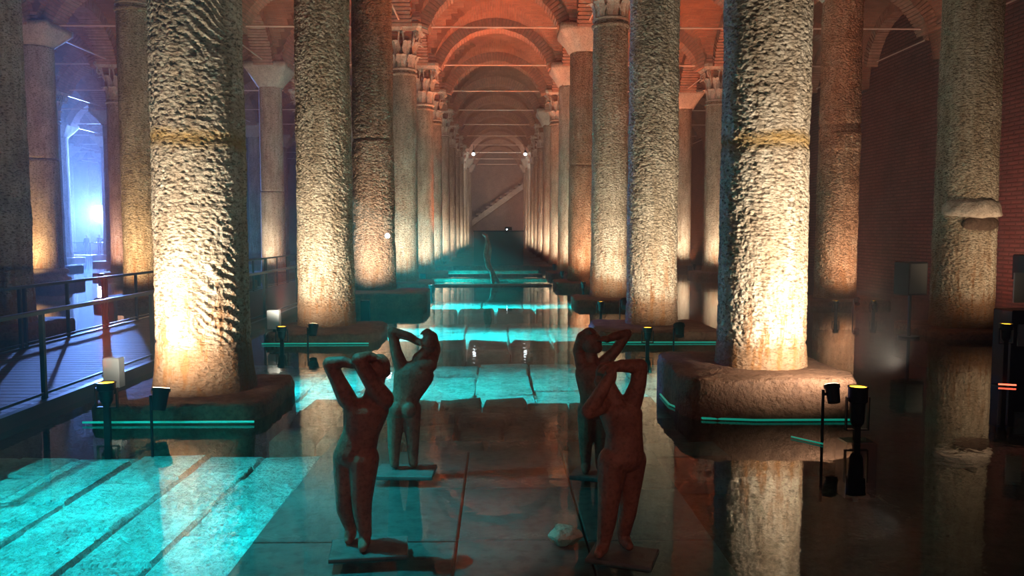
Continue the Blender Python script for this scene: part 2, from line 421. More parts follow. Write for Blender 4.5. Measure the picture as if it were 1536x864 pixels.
# ------------------------------------------------------------------ columns
def shaft_mesh(name, rb, rt, z0, z1, na, nz, amp, seed, flare=.0, smooth_foot=None, carve=False, rings=(), ledges=()):
    th = np.linspace(0, 2*np.pi, na, endpoint=False); z = np.linspace(z0, z1, nz)
    T, Z = np.meshgrid(th, z)
    r_ = rb+(rt-rb)*(Z-z0)/(z1-z0)+flare*np.exp(-(Z-z0)/.22)
    cx, cy = np.cos(T), np.sin(T)
    X, Y = r_*cx, r_*cy
    if amp:
        a = vnoise(X*32, Y*32, Z*52+X*20, seed); b = vnoise(X*66, Y*66, Z*100, seed+3); c = vnoise(X*4, Y*4, Z*3, seed+5)
        d = a*.62+b*.38; d = np.where(d > 0, d*.6, d*1.5)
        m_ = 1.0
        if smooth_foot is not None: m_ = .12+.88*sstep(smooth_foot-.04, smooth_foot+.12, Z+.03*c)
        disp = amp*d*m_+amp*.7*c
        if carve:   # torn diagonal ridges on the side that turns to the aisle
            ang = (T+np.pi/2+np.pi) % (2*np.pi)-np.pi      # 0 faces -Y
            sec = sstep(.10, .32, ang)*(1-sstep(1.5, 1.8, ang))
            patch = sstep(-.12, .12, vnoise(ang*1.1+3, Z*1.15, Z*0, 77)+.30*vnoise(ang*4, Z*6, Z*0, 78))
            s_ = Z+.42*ang*.38*1.6
            rid = np.abs(((s_*12+.9*vnoise(ang*2, Z*4, Z*0, 55)) % 1)-.5)*2
            rid2 = (1-rid)**1.0
            car = -.030*patch+.020*rid2*patch+.006*b*patch
            disp = disp*(1-sec*patch*.75)+car*sec*m_
        r_ = r_+disp
    for (zr, dep, wd) in rings: r_ = r_-dep*np.exp(-((Z-zr-.012*vnoise(cx*3, cy*3, Z*0, seed+9))/wd)**2)
    for (za, zb, ang, aw, dep) in ledges:
        g = np.exp(-(((T-ang+np.pi) % (2*np.pi)-np.pi)/aw)**4)*sstep(za, za+.05, Z)*(1-sstep(zb-.05, zb, Z)); r_ = r_+dep*g*(1+.5*vnoise(cx*9, cy*9, Z*9, seed))
    V = np.stack([r_*cx, r_*cy, Z], -1)
    return grid_mesh(name, V, na, nz, True, True, None, True)

def slab_mesh(dx, dy, z0, z1, seed, chamfer=.12, rough=.02):
    """worn plinth slab with uneven faces and knocked corners"""
    q = random.Random(seed); out = []
    cs = [(-1, -1), (1, -1), (1, 1), (-1, 1)]; per = []
    for k in range(4):
        (ax, ay), (bx, by) = cs[k], cs[(k+1) % 4]; N = 12
        for i in range(N):
            t = i/N; per.append((ax+(bx-ax)*t, ay+(by-ay)*t))
    ang = []
    for (px, py) in per:
        x, y = px*dx/2, py*dy/2
        cut = max(0, abs(x)/(dx/2)+abs(y)/(dy/2)-1.72)*chamfer*2.4
        sc = 1-cut; ang.append((x*sc, y*sc))
    lv = [(z0, 1.0), (z0+(z1-z0)*.45, 1.0), (z1-.05, 1.0), (z1-.015, .985), (z1, .955), (z1+.005, .5), (z1+.005, .001)]
    V = np.zeros((len(lv), len(ang), 3))
    for j, (z, s_) in enumerate(lv):
        for i, (x, y) in enumerate(ang):
            k = rough*(1 if j < 5 else .3)
            V[j, i] = (x*s_+q.uniform(-k, k), y*s_+q.uniform(-k, k), z+q.uniform(-k, k)*.5)
    return grid_mesh('plinth', V, len(ang), len(lv), True, False)

def block_capital(h):
    """plain capital: a round neck swelling into a square block"""
    n = 48; lv = []
    def ringp(rr, sq):
        pts = []
        for i in range(n):
            t = 2*math.pi*i/n; c, s_ = math.cos(t), math.sin(t); k = 1/max(abs(c), abs(s_)); f = 1+(k-1)*sq
            pts.append((rr*c*f, rr*s_*f))
        return pts
    prof = [(.37, 0, 0), (.40, .03, 0), (.43, .12, .15), (.52, .35, .5), (.60, .62, .85), (.63, .74, 1), (.64, .76, 1), (.64, 1, 1)]
    V = np.array([[(x, y, zz*h) for (x, y) in ringp(rr, sq)] for (rr, zz, sq) in prof])
    V += np.stack([vnoise(V[..., 0]*5, V[..., 1]*5, V[..., 2]*5, 3+k)*.018 for k in range(3)], -1)
    return grid_mesh('capital', V, n, len(prof), True, False, None, True)
def leaf_geo(m, ang, r0, z0, hgt, wid, out, lobes=3):
    nu, nv = 7, 7; c, s_ = math.cos(ang), math.sin(ang); P_ = {}
    for side in (0, 1):
        for j in range(nv):
            t = j/(nv-1); r_ = r0+.02+out*(t**2.2)+(.03 if t > .85 else 0)*0; z = z0+hgt*(math.sin(t*2.0)/math.sin(1.72))*1.0
            w_ = wid*(.75+.35*math.sin(t*math.pi*.9))*(1-.78*max(0, t-.6)/.4)*(1-.22*abs(math.sin(t*math.pi*lobes)))
            for i in range(nu):
                u = (i/(nu-1)-.5)*2; rr = r_+.035*(1-u*u)-(0.018*abs(math.sin(u*math.pi*2)))-(.03 if side else 0)
                x, y = rr, u*w_/2
                P_[(side, j, i)] = len(m.v); m.v.append((x*c-y*s_, x*s_+y*c, z+(0 if not side else -.004)))
    for j in range(nv-1):
        for i in range(nu-1):
            m.f.append((P_[0, j, i], P_[0, j, i+1], P_[0, j+1, i+1], P_[0, j+1, i])); m.f.append((P_[1, j, i], P_[1, j+1, i], P_[1, j+1, i+1], P_[1, j, i+1]))
        for i, d in ((0, 0), (nu-1, 1)):
            q = (P_[0, j, i], P_[0, j+1, i], P_[1, j+1, i], P_[1, j, i]); m.f.append(q if not d else tuple(reversed(q)))
    m.f.append(tuple(P_[0, nv-1, i] for i in range(nu))+tuple(P_[1, nv-1, i] for i in reversed(range(nu))))
def cor_bell(m): m.lathe([(.37, 0), (.42, .015), (.42, .045), (.37, .06), (.33, .10), (.33, .6), (.36, .78), (.44, .88)], 24)
def cor_abacus(m):
    pts = []
    for k in range(4):
        a = math.pi/4+k*math.pi/2
        pts += [(.80*math.cos(a-.09), .80*math.sin(a-.09)), (.80*math.cos(a+.09), .80*math.sin(a+.09))]
        for t in (.25, .5, .75):
            b = a+t*math.pi/2; rr = .56+.20*(abs(t-.5)*2)**2; rr = min(rr, .8); pts.append((rr*math.cos(b), rr*math.sin(b)))
    n = len(pts); vs = [(x*s_, y*s_, z) for (z, s_) in ((.86, .88), (.90, .93), (.93, 1), (1, 1)) for (x, y) in pts]
    m.add(vs, [(j*n+i, j*n+(i+1) % n, (j+1)*n+(i+1) % n, (j+1)*n+i) for j in range(3) for i in range(n)]+[tuple(reversed(range(n))), tuple(3*n+i for i in range(n))])
def cor_volutes(m):
    for k in range(4):
        a = math.pi/4+k*math.pi/2; c, s_ = math.cos(a), math.sin(a)
        prev = None
        for i in range(15):
            t = i/14*math.pi*2.4+.6; q = .115*(1-i/18); x, z = .62+q*math.cos(math.pi-t), .76+q*math.sin(math.pi-t)
            p = (x*c, x*s_, z)
            if prev: m.tube(prev, p, .032, .032, 6)
            prev = p
        m.tube((.40*c, .40*s_, .45), (.56*c, .56*s_, .80), .03, .04, 6)
        b = a+math.pi/4; m.ball((.50*math.cos(b), .50*math.sin(b), .93), .075, 8, 6)
        for da in (-.28, .28):
            m.tube((.38*math.cos(b+da), .38*math.sin(b+da), .45), (.50*math.cos(b+da*.4), .50*math.sin(b+da*.4), .84), .02, .028, 6)
LEAVES = [(2*math.pi*k/8, .35, .07, .27, .30, .20) for k in range(8)]+[(2*math.pi*(k+.5)/8, .35, .24, .40, .26, .27) for k in range(8)]
def cor_full():
    m = MB(); cor_bell(m); cor_abacus(m); cor_volutes(m)
    for L_ in LEAVES: leaf_geo(m, *L_)
    return m.mesh('capital')
COR = cor_full(); COR.materials.append(MATS['capital_stone'])
BLK = {}
def add_capital(col, kind, zt, detail=False):
    h = ZI-zt
    if kind == 'leafy':
        if detail:
            m = MB(); cor_bell(m); c = m.build('capital', 'capital_stone', col, (0, 0, zt), smooth=False); c.scale = (.88, .88, h)
            m = MB(); cor_abacus(m); m.build('abacus', 'capital_stone', c)
            m = MB(); cor_volutes(m); m.build('volutes', 'capital_stone', c)
            for L_ in LEAVES:
                m = MB(); leaf_geo(m, *L_); m.build('acanthus_leaf', 'capital_stone', c)
        else:
            c = link('capital', COR, None, col, (0, 0, zt)); c.scale = (.88, .88, h)
    else:
        k = round(h, 2)
        if k not in BLK: BLK[k] = block_capital(k); BLK[k].materials.append(MATS['capital_stone'])
        link('capital', BLK[k], None, col, (0, 0, zt))
def neck(col, zt, rr, mat):
    m = MB(); m.lathe([(rr, zt-.13), (rr+.035, zt-.12), (rr+.045, zt-.09), (rr+.035, zt-.06), (rr, zt-.05)], 32); m.build('neck_ring', mat, col, smooth=True)

ORD = ['front', 'second', 'third', 'fourth', 'fifth', 'sixth', 'seventh', 'eighth', 'ninth', 'tenth', 'eleventh', 'twelfth', 'thirteenth']
far_shaft = {}
def column(line, n, x, label, rr=.37, kind='plain', zt=6.12, mat='shaft_stone_far', na=72, nz=120, amp=.012, flare=.04, foot=.5,
           carve=False, rings=(), slab=None, drums=None, ledges=(), detail=False, shared=False, y=None, band=False):
    y = rowY(n) if y is None else y
    c = empty('column', (x, y, 0), label, 'column')
    zs = slab[4] if slab else .18
    if shared:
        key = (round(zt, 1), round(rr, 2))
        if key not in far_shaft: far_shaft[key] = shaft_mesh('shaft', rr, rr*.92, .15, zt, na, nz, amp, 5+len(far_shaft)*13, flare, None, False, rings)
        s_ = link('shaft', far_shaft[key], mat, c, (0, 0, 0), rnd.uniform(0, 6))
    elif drums:
        za = zs
        for k, zb in enumerate(list(drums)+[zt]):
            r0 = rr*(1-.05*k); me = shaft_mesh('shaft_drum', r0, r0*.97, za+(.012 if k else 0), zb, na, max(20, int(nz*(zb-za)/(zt-zs))), amp, 31+n*7+k, flare if k == 0 else .0, foot if k == 0 else None, False, [q for q in rings if za < q[0] < zb]+([(zb, .02, .03)] if k < len(drums) else [(za, .02, .03)]), ledges)
            link('shaft_drum', me, mat, c); za = zb
    else:
        me = shaft_mesh('shaft', rr, rr*.94, zs-.01, zt, na, nz, amp, 31+n*7+int(abs(x)*3), flare, foot, carve, rings, ledges)
        link('shaft', me, mat, c)
    add_capital(c, kind, zt, detail)
    if kind == 'leafy' and n < 6: neck(c, zt, rr*.93, mat)
    if slab:
        dx, dy, ox, oy, z1 = slab; s_ = link('plinth', slab_mesh(dx, dy, -.45, z1, int(abs(x)*10)+n, rough=.018), 'plinth_stone', c, (ox, oy, 0))
    else:
        s_ = link('plinth', slab_mesh(1.5, 1.5, -.45, .17, 5, rough=.012), 'plinth_stone', c)
    return c

L = 'in the row along the left of the central aisle'; RR = 'in the row along the right of the central aisle'
column('L', 0, -2.55, 'thick pitted pale column nearest on the left, torn diagonal ridges on its right side, on a worn red slab', .385, 'plain', 6.1, 'shaft_stone_near', 380, 640, .013, .055, .57, True,
       [(2.24, .006, .03), (.57, .012, .018)], (1.36, 1.36, -.02, -.03, .14), detail=True, band=True)
column('R', 0, 2.31, 'thick pitted pale column nearest on the right, brightly lit, on a high rough block edged by teal light', .375, 'plain', 6.1, 'shaft_stone_near', 380, 640, .012, .02, .52, False,
       [(2.22, .006, .03), (.53, .012, .018)], (1.42, 1.50, -.11, -.02, .33), y=7.0)
column('L', 1, -2.52, 'thick pitted column second from the front left of the central aisle, glowing bright near its foot', .40, 'plain', 6.1, 'shaft_stone_mid', 300, 480, .021, .02, .35, False, (), (1.50, 1.55, .12, -.35, .13))
column('R', 1, 2.25, 'pitted column second from the front right of the central aisle, its foot lit orange', .365, 'plain', 6.1, 'shaft_stone_mid', 300, 480, .019, .02, .45, False, [(.45, .012, .02)], (1.70, 1.55, -.05, -.28, .14))
column('L', 2, -2.55, 'two-drum column third on the left of the central aisle, dark gap between its drums', .43, 'plain', 6.3, 'shaft_stone_ruddy', 240, 400, .022, .0, .35, False, (), (1.75, 1.6, .25, -.35, .30), drums=[3.33])
column('R', 2, 2.27, 'column with carved leafy capital third on the right of the central aisle', .37, 'leafy', 5.69, 'shaft_stone_mid', 200, 360, .016, .03, .4, False, (), (1.5, 1.5, 0, -.2, .14), detail=True)
column('L', 3, -2.49, 'column with carved leafy capital fourth on the left of the central aisle', .36, 'leafy', 5.62, 'shaft_stone_far', 120, 240, .010, .02, .4, detail=True)
column('R', 3, 2.22, 'reddish column with plain block capital fourth on the right of the central aisle', .375, 'plain', 6.11, 'shaft_stone_ruddy', 140, 260, .014, .02, .4, drums=[3.2])
column('L', 4, -2.42, 'slender column with leafy capital fifth on the left of the central aisle', .33, 'leafy', 5.45, 'shaft_stone_far', 96, 200, .010, detail=True)
column('LL', 1, -7.22, 'dark teal-tinged column cut by the left edge of the picture', .42, 'plain', 6.1, 'shaft_stone_mid', 240, 360, .02, .03, .4)
column('LL', 2, -7.28, 'tall dim column between the left edge column and the nearest thick one', .365, 'leafy', 5.96, 'shaft_stone_mid', 160, 260, .010, .02, .4)
column('LL', 4, -7.28, 'two-drum column with plain block capital seen over the walkway railing', .385, 'plain', 6.03, 'shaft_stone_smooth', 110, 200, .006, .03, .4, drums=[2.75])
column('LLL', 3, -11.95, 'column with wide plain block capital and moulded foot at far left', .45, 'plain', 6.2, 'shaft_stone_smooth', 120, 200, .006, .05, .4, drums=[3.35])
column('RR', 1, 6.86, 'column with a broken stone stump sticking out of its side near the right edge', .42, 'plain', 6.1, 'shaft_stone_mid', 260, 420, .016, .02, .4, slab=(1.66, 1.6, .08, -.1, .10))
column('RR', 2, 6.97, 'cracked reddish column with plain capital in front of the right brick wall', .41, 'plain', 6.13, 'shaft_stone_ruddy', 220, 380, .024, .02, .4, False,
       [(3.62, .03, .05)], (1.7, 1.5, 0, -.1, .12), ledges=[(3.1, 3.5, -math.pi/2, 1.0, .035)], y=16.5)
CAPW = {'leafy': 'leafy capital', 'plain': 'plain capital'}
done = {('L', 0), ('R', 0), ('L', 1), ('R', 1), ('L', 2), ('R', 2), ('L', 3), ('R', 3), ('L', 4), ('LL', 1), ('LL', 2), ('LL', 4), ('LLL', 3), ('RR', 1), ('RR', 2)}
vis = {'L': range(5, 13), 'R': range(4, 13), 'LL': (3, 5, 6, 7, 8, 9), 'LLL': (2, 4, 5, 6, 7, 8), 'L4': (3, 4, 5, 6, 7, 8, 9), 'L5': (5, 6, 7, 8, 9), 'L6': (7, 8, 9, 10, 11), 'RR': (3, 4, 5, 6, 7, 8, 9, 10)}
pos = {'L': -2.5, 'R': 2.3, 'LL': -7.3, 'LLL': -12.1, 'L4': -16.9, 'L5': -21.7, 'L6': -26.5, 'RR': 7.05}
desc = {'L': 'in the row left of the central aisle', 'R': 'in the row right of the central aisle', 'LL': 'in the second row left of the aisle',
        'LLL': 'in the third row left of the aisle', 'L4': 'in the hazy fourth row left', 'L5': 'in the hazy fifth row left', 'L6': 'in the hazy sixth row left', 'RR': 'in the row nearest the right wall'}
leafy = {('L', 5), ('L', 6), ('L', 7), ('L', 8), ('L', 9), ('L', 10), ('R', 5), ('R', 7), ('R', 8), ('R', 9), ('R', 10), ('LL', 5), ('LLL', 4), ('L4', 5), ('RR', 4), ('LL', 3)}
for ln, rng in vis.items():
    for n in rng:
        k = 'leafy' if (ln, n) in leafy else 'plain'
        column(ln, n, pos[ln], f'{ORD[n]} column back {desc[ln]}, {CAPW[k]}', (.36, .38, .35)[n % 3], k, 5.62 if k == 'leafy' else 6.1,
               ('shaft_stone_far', 'shaft_stone_smooth')[(n+len(ln)) % 2], 56, 110, .012, shared=True)
# broken stump on the right-hand column
rc = [o for o in bpy.data.objects if o.get('label', '').startswith('column with a broken')][0]
prof = [(.30, 1.97), (.42, 1.955), (.46, 1.90), (.49, 1.84), (.515, 1.76), (.515, 1.705), (.49, 1.685), (.30, 1.67)]
nn = 40; V = np.zeros((len(prof), nn, 3))
for j, (q, z) in enumerate(prof):
    for i in range(nn):
        t_ = -math.pi/2+R(-76+152*i/(nn-1)); k = math.cos((i/(nn-1)-.5)*math.pi*.92)**.45
        rr_ = .37+(q-.37)*k if q > .37 else q; V[j, i] = (rr_*math.cos(t_), rr_*math.sin(t_), 1.84+(z-1.84)*(.35+.65*k))
for k in range(3): V[..., k] += .022*vnoise(V[..., 0]*9+k*9, V[..., 1]*9, V[..., 2]*9, 21+k)
link('broken_stump', grid_mesh('broken_stump', V[::-1].copy(), nn, len(prof), False, False), 'capital_stone', rc)
m = MB(); m.ball((0, 0, 0), 1, 24, 14, (.27, .10, .125)); m.build('cavity_shade', 'bed', rc, (.02, -.345, 1.60), smooth=True)  # dark bulge put in for the shade of the cavity under the stump
# moulded foot of the far left column
rc = [o for o in bpy.data.objects if o.get('label', '').startswith('column with wide plain')][0]
m = MB(); m.lathe([(.60, .15), (.62, .2), (.60, .27), (.52, .30), (.50, .36), (.56, .40), (.57, .45), (.54, .49), (.48, .52)], 36); m.build('base_moulding', 'capital_stone', rc, smooth=True)

# ------------------------------------------------------------------ pool floor: stones, paving, foundations
def stones(x0, x1, y0, y1, ztop, sx, sy, mat, name, along='y', jz=.02, gap=.03, th=.2, parent=fl, jit=.006):
    x = x0; ci = 0
    while x < x1-.05:
        w_ = min(sx*rnd.uniform(.9, 1.12), x1-x); y = y0-rnd.uniform(0, sy*.6)*(ci % 2)
        while y < y1-.05:
            l_ = sy*rnd.uniform(.8, 1.2); ya = max(y, y0); yb = min(y+l_, y1)
            if yb-ya > .12:
                m = MB(); cx, cy = x+w_/2+rnd.uniform(-.012, .012), (ya+yb)/2
                m.box((0, 0, -th/2), (w_-gap, yb-ya-gap, th), bev=.018, jit=jit, tilt=(rnd.uniform(-.02, .02), rnd.uniform(-.01, .01)))
                m.build(name, mat, parent, (cx, cy, ztop+rnd.uniform(-jz, jz)))
            y += l_
        x += w_; ci += 1
stones(-6.4, -1.30, 2.6, 6.15, -.24, .46, .95, 'pool_stone', 'paving_stone', jz=.010, gap=.014, jit=.009)
stones(-3.4, 2.9, 7.85, 10.7, -.30, .62, .55, 'pool_stone', 'paving_stone', jz=.02, gap=.02, jit=.01)
stones(-3.4, 2.9, 11.9, 15.4, -.30, .7, .8, 'pool_stone', 'paving_stone', jz=.02, gap=.02, jit=.01)
stones(-3.4, 2.9, 16.7, 20.3, -.30, 1.0, 1.1, 'pool_stone', 'paving_stone', jz=.02, gap=.02, jit=.01)
stones(-3.3, 2.9, 21.9, 24.3, -.30, 1.5, 1.2, 'pool_stone', 'paving_stone', jz=.02, gap=.02, jit=.01)
stones(-3.3, 2.9, 26.6, 29.6, -.30, 1.5, 1.5, 'pool_stone', 'paving_stone', jz=.02, gap=.02, jit=.01)
# submerged paved path with the statues
for i, xa in enumerate((-1.24, -.21, .44)):
    for j, (ya, yb) in enumerate(((2.3, 3.1), (3.1, 3.94), (3.94, 4.76), (4.76, 5.6))):
        xb = (-.21, .44, 1.09, 1.72)[i]
        m = MB(); m.box((0, 0, -.15), (xb-xa-.012, yb-ya-.012, .30), bev=.006); m.build('paving_slab', 'dark_paving', fl, ((xa+xb)/2, (ya+yb)/2, -.055+rnd.uniform(-.006, .004)))
for i in range(5):
    m = MB(); m.box((0, 0, -.12), (.56, .42, .26), bev=.02, jit=.012); m.build('paving_slab', 'dark_paving', fl, (-1.0+i*.6, 5.9, -.13+rnd.uniform(-.02, .02)))
def foundation(n, x0, x1, y0, y1, z, k):
    x = x0; w_ = (x1-x0)/k
    for i in range(k):
        m = MB(); m.box((0, 0, -.16), (w_*rnd.uniform(.88, .97), (y1-y0)*rnd.uniform(.88, 1), .32), bev=.03, jit=.02); m.build('foundation_block', 'foundation_stone', fl, (x+w_*(i+.5), (y0+y1)/2, z+rnd.uniform(-.03, .02)))
foundation(0, -1.8, 1.5, 6.15, 6.62, -.12, 9); foundation(0, -1.8, 1.5, 6.66, 7.1, -.10, 7); foundation(0, -1.8, 1.5, 7.15, 7.7, -.13, 8)
foundation(1, -1.7, 1.4, 10.75, 11.75, -.10, 5); foundation(2, -1.6, 1.5, 15.5, 16.5, -.09, 4)
foundation(3, -1.7, 1.6, 20.4, 21.2, -.08, 3)
for k, y in enumerate((21.9, 24.4, 27.0, 29.3)):
    m = MB(); m.box((0, 0, 0), (3.5, .55, .5), bev=.02, jit=.004); o = m.build('curb', 'foundation_stone', fl, (-.3, y, -.21+.006*k))
struct(fl)
m = MB(); m.box(((XL+XR)/2, (YB+Y0)/2, 0), (XR-XL, YB-Y0, .002)); 
me = bpy.data.meshes.new('water'); me.from_pydata([(XL+.01, Y0, 0), (XR-.01, Y0, 0), (XR-.01, YB-.01, 0), (XL+.01, YB-.01, 0)], [], [(0, 1, 2, 3)])
water = link('water', me, 'water'); water['kind'] = 'stuff'; water['label'] = 'still clear shallow water mirroring the columns, lit turquoise on the left'; water['category'] = 'water'
# haze fills the hall
m = MB(); m.box(((XL+XR)/2, (YB+Y0)/2-1, 4.1), (XR-XL+3, YB-Y0+4, 10.5)); hz = m.build('haze', 'haze'); hz['kind'] = 'stuff'; hz['label'] = 'thin haze filling the hall, blue at the far left'; hz['category'] = 'haze'

# teal LED strips under plinth edges
def led(parts, label, r_=.009):
    m = MB()
    for a, b in zip(parts[:-1], parts[1:]): m.tube(a, b, r_, n=8)
    o = m.build('light_strip', 'led_teal'); o['label'] = label; o['category'] = 'light strip'; o['group'] = 'teal light strips at the water line'
    return o
led([(1.47, 7.2, .015), (1.46, 6.78, .015), (1.62, 6.26, .015), (2.02, 6.19, .015), (2.86, 6.19, .015)], 'teal light strip along the foot of the high right front plinth')
led([(-3.22, 6.18, .02), (-1.90, 6.18, .02)], 'teal light strip along the front edge of the left front plinth')
led([(1.38, 10.62, .015), (2.98, 10.60, .015)], 'thin teal light strip below the second right plinth')
led([(-3.12, 10.55, .015), (-1.72, 10.57, .015)], 'thin teal light strip below the second left plinth')
led([(2.12, 5.70, .01), (2.27, 5.50, .01)], 'short teal light strip lying by the base of the right front uplights', .006)

# ------------------------------------------------------------------ uplights
def uplight(loc, label, top, dia=.13, base=None, teal=False, group=None, lens='lens_amber', headh=.14):
    """upright amber flood on a stake; loc is the point at the water"""
    t = empty('uplight', loc, label, 'spotlight', group)
    mt = 'black_metal'
    m = MB(); m.box((0, 0, (top-headh-.45)/2), (.045, .03, top-headh+.45)); m.build('stake', mt, t)
    m = MB(); r_ = dia/2
    m.lathe([(r_*.45, top-headh-.03), (r_*.7, top-headh), (r_*.8, top-headh*.45), (r_, top-headh*.42), (r_, top-.012), (r_*1.06, top-.010), (r_*1.06, top), (r_*.88, top), (r_*.88, top-.015)], 24, caps=False)
    m.build('lamp_head', mt, t, smooth=False)
    m = MB(); m.lathe([(r_*.86, top-.012), (r_*.86, top-.006)], 24); m.build('lens', lens, t)
    m = MB()
    q = r_*1.12; zb, zt_ = top-headh-.05, top-headh*.3
    m.add([(x, y, z) for y in (-.015, .015) for (x, z) in ((-q-.008, zt_), (-q-.008, zb-.008), (q+.008, zb-.008), (q+.008, zt_), (q, zt_), (q, zb), (-q, zb), (-q, zt_))],
          [(0, 1, 2, 5, 6, 7), (2, 3, 4, 5), (15, 14, 13, 10, 9, 8), (13, 12, 11, 10)]+[(i, i+8, (i+1) % 8+8, (i+1) % 8) for i in range(8)])
    m.build('bracket', mt, t)
    if base: m = MB(); m.box((0, 0, -.2), (base, base*.8, .4), bev=.01); m.build('foot_box', mt, t)
    return t
def tilted(loc, label, top, aim, dia=.11, ln=.16, group=None):
    t = empty('tilted_spotlight', loc, label, 'spotlight', group)
    m = MB(); m.tube((0, 0, -.45), (0, 0, top+.03), .011, n=8); m.build('stake', 'black_metal', t)
    d = (Vector(aim)-(Vector(loc)+Vector((0, 0, top)))).normalized(); c = Vector((0.07, 0, top))
    m = MB(); m.tube(c-d*ln*.5, c+d*ln*.35, dia*.42, dia*.5, 20); m.tube(c+d*ln*.35, c+d*ln*.5, dia*.56, dia*.56, 20); m.build('lamp_head', 'black_metal', t)
    m = MB(); m.tube(c+d*(ln*.5), c+d*(ln*.5+.004), dia*.5, dia*.5, 20); m.build('lens', 'lens_warm', t)
    m = MB(); m.box((.035, 0, top), (.09, .012, .02)); m.build('bracket', 'black_metal', t)
    return t, Vector(loc)+c+d*(ln*.5+.03)

def red_beam(t, top, power=3000):
    p = t.location+Vector((0, 0, top+.01)); lampc(t, 'SPOT', p, p+Vector((0, .02, 5)), (1, .06, .015), power, 13, .6, .05)
def orange_up(t, top, power=260, size=42, aim=(0, 0)):
    p = t.location+Vector((0, 0, top+.02)); lampc(t, 'SPOT', p, p+Vector((aim[0], aim[1], 5)), ORANGE, power, size, .5, .05)
a = uplight((-3.0, 6.12, 0), 'amber-lensed upright spotlight before the left front plinth, sending up a red beam', .345, .135); red_beam(a, .345, 12000)
a = uplight((2.57, 5.64, 0), 'amber-lensed upright spotlight before the right front plinth', .39, .135, base=.22, headh=.26); red_beam(a, .39, 3000)
a = uplight((1.87, 10.0, 0), 'amber-lensed upright spotlight before the second right plinth', .29, .12); orange_up(a, .29, 900, 40, (-1.6, 1.5))
a = uplight((-2.80, 10.35, 0), 'amber-lensed upright spotlight before the second left plinth', .27, .13); red_beam(a, .27, 12000)
a = uplight((4.93, 7.68, 0), 'amber-lensed upright spotlight by the right edge', .60, .12, base=.2); red_beam(a, .60, 2500)
a = uplight((5.9, 13.9, 0), 'left one of three small uplights before the cracked reddish column', .28, .10); orange_up(a, .28, 300, 50)
a = uplight((6.56, 13.9, 0), 'right one of three small uplights before the cracked reddish column', .28, .10); orange_up(a, .28, 300, 50, (.8, .5))
a = uplight((1.75, 13.7, 0), 'amber-lensed upright spotlight before the third right plinth', .29, .11); orange_up(a, .29, 1350, 60, (-1.8, .2))
for (x, y, lb, p) in ((2.0, 18.9, 'small amber uplight at the foot of the fourth right aisle column', 600), (1.9, 24.0, 'small amber uplight at the foot of the fifth right aisle column', 600),
                   (2.0, 29.0, 'small amber uplight at the foot of the sixth right aisle column', 600), (7.0, 28.6, 'small amber uplight far back in the right side aisle', 700), (6.6, 23.6, 'small amber uplight mid-way in the right side aisle', 600)):
    a = uplight((x, y, 0), lb, .30, .12); orange_up(a, .30, p*2.5, 74, (-1.7, -.3))
a = uplight((-1.60, 19.0, 0), 'small white-lensed uplight in front of the fourth left plinth', .22, .12, lens='lens_white')

t, p = tilted((-2.66, 6.11, 0), 'black tilted spotlight aimed at the foot of the nearest left column', .215, (-2.55, 6.6, 2.2), .12, .17)
lampc(t, 'SPOT', (-2.78, 5.75, .50), (-2.62, 6.95, 1.45), WARM, 400, 132, 1, .04)
t, p = tilted((2.32, 5.64, 0), 'black tilted spotlight aimed at the nearest right column', .335, (2.35, 6.6, 2.4), .10, .13)
lampc(t, 'SPOT', (2.8, 5.5, .55), (2.36, 7.0, 1.5), WARM, 540, 132, 1, .04)
t, p = tilted((2.20, 10.0, 0), 'black tilted spotlight aimed at the second right column', .25, (2.3, 11.3, 2.2), .13, .16)
lampc(t, 'SPOT', (2.42, 10.1, .42), (2.27, 11.75, 2.1), WARM, 420, 122, 1, .04)
t, p = tilted((-2.47, 10.36, 0), 'black tilted spotlight aimed at the second left column', .22, (-2.5, 11.3, 2.2), .12, .14)
lampc(t, 'SPOT', (-2.75, 10.15, .45), (-2.62, 11.75, 1.9), WARM, 520, 122, 1, .04)
t, p = tilted((2.07, 13.62, 0), 'black tilted spotlight aimed at the third right column', .25, (2.3, 16.0, 2.2), .13, .16)
lampc(t, 'SPOT', (2.42, 14.9, .40), (2.27, 16.5, 2.0), WARM, 420, 122, 1, .04)
t, p = tilted((6.2, 13.9, 0), 'middle one of three small uplights before the cracked reddish column', .26, (6.9, 16.2, 2.2), .10, .12)
lampc(t, 'SPOT', (7.12, 14.9, .2), (7.0, 16.5, 2.0), (1, .66, .42), 330, 100, 1, .04)

# column floods for the remaining columns (their own low lamps behind the plinths)
def flood(x, y, label, power, dx=0., color=WARM, z=.42, far=1.5, size=100, aimz=1.9):
    t = empty('ground_spotlight', (x+dx, y-far, 0), label, 'spotlight')
    m = MB(); m.box((0, 0, -.1), (.16, .14, .6), bev=.01); m.build('lamp_head', 'black_metal', t)
    lampc(t, 'SPOT', (x+dx, y-far+.05, z), (x, y, aimz), color, power*1.3, size, 1, .04)
FL = 'low spotlight before the {} column {}'
for (ln, n, x, p, dx, col) in (('L', 2, -2.55, 330, .05, WARM), ('L', 3, -2.49, 280, -.1, WARM), ('R', 3, 2.22, 300, .25, (1, .66, .42)), ('L', 4, -2.42, 260, .1, WARM), ('R', 4, 2.3, 260, .2, WARM),
                         ('LL', 2, -7.28, 300, .05, (1, .68, .36)), ('LL', 4, -7.28, 170, -.1, WARM), ('LLL', 3, -11.95, 220, .0, (1, .62, .28)), ('RR', 5, 7.05, 300, 0, WARM), ('RR', 4, 7.05, 260, -.1, WARM)):
    flood(x, rowY(n), FL.format(ORD[n], desc[ln]), p, dx, col)
for n in range(5, 12):
    flood(-2.5, rowY(n), FL.format(ORD[n], desc['L']), 260, .1); flood(2.3, rowY(n), FL.format(ORD[n], desc['R']), 280, -.1)
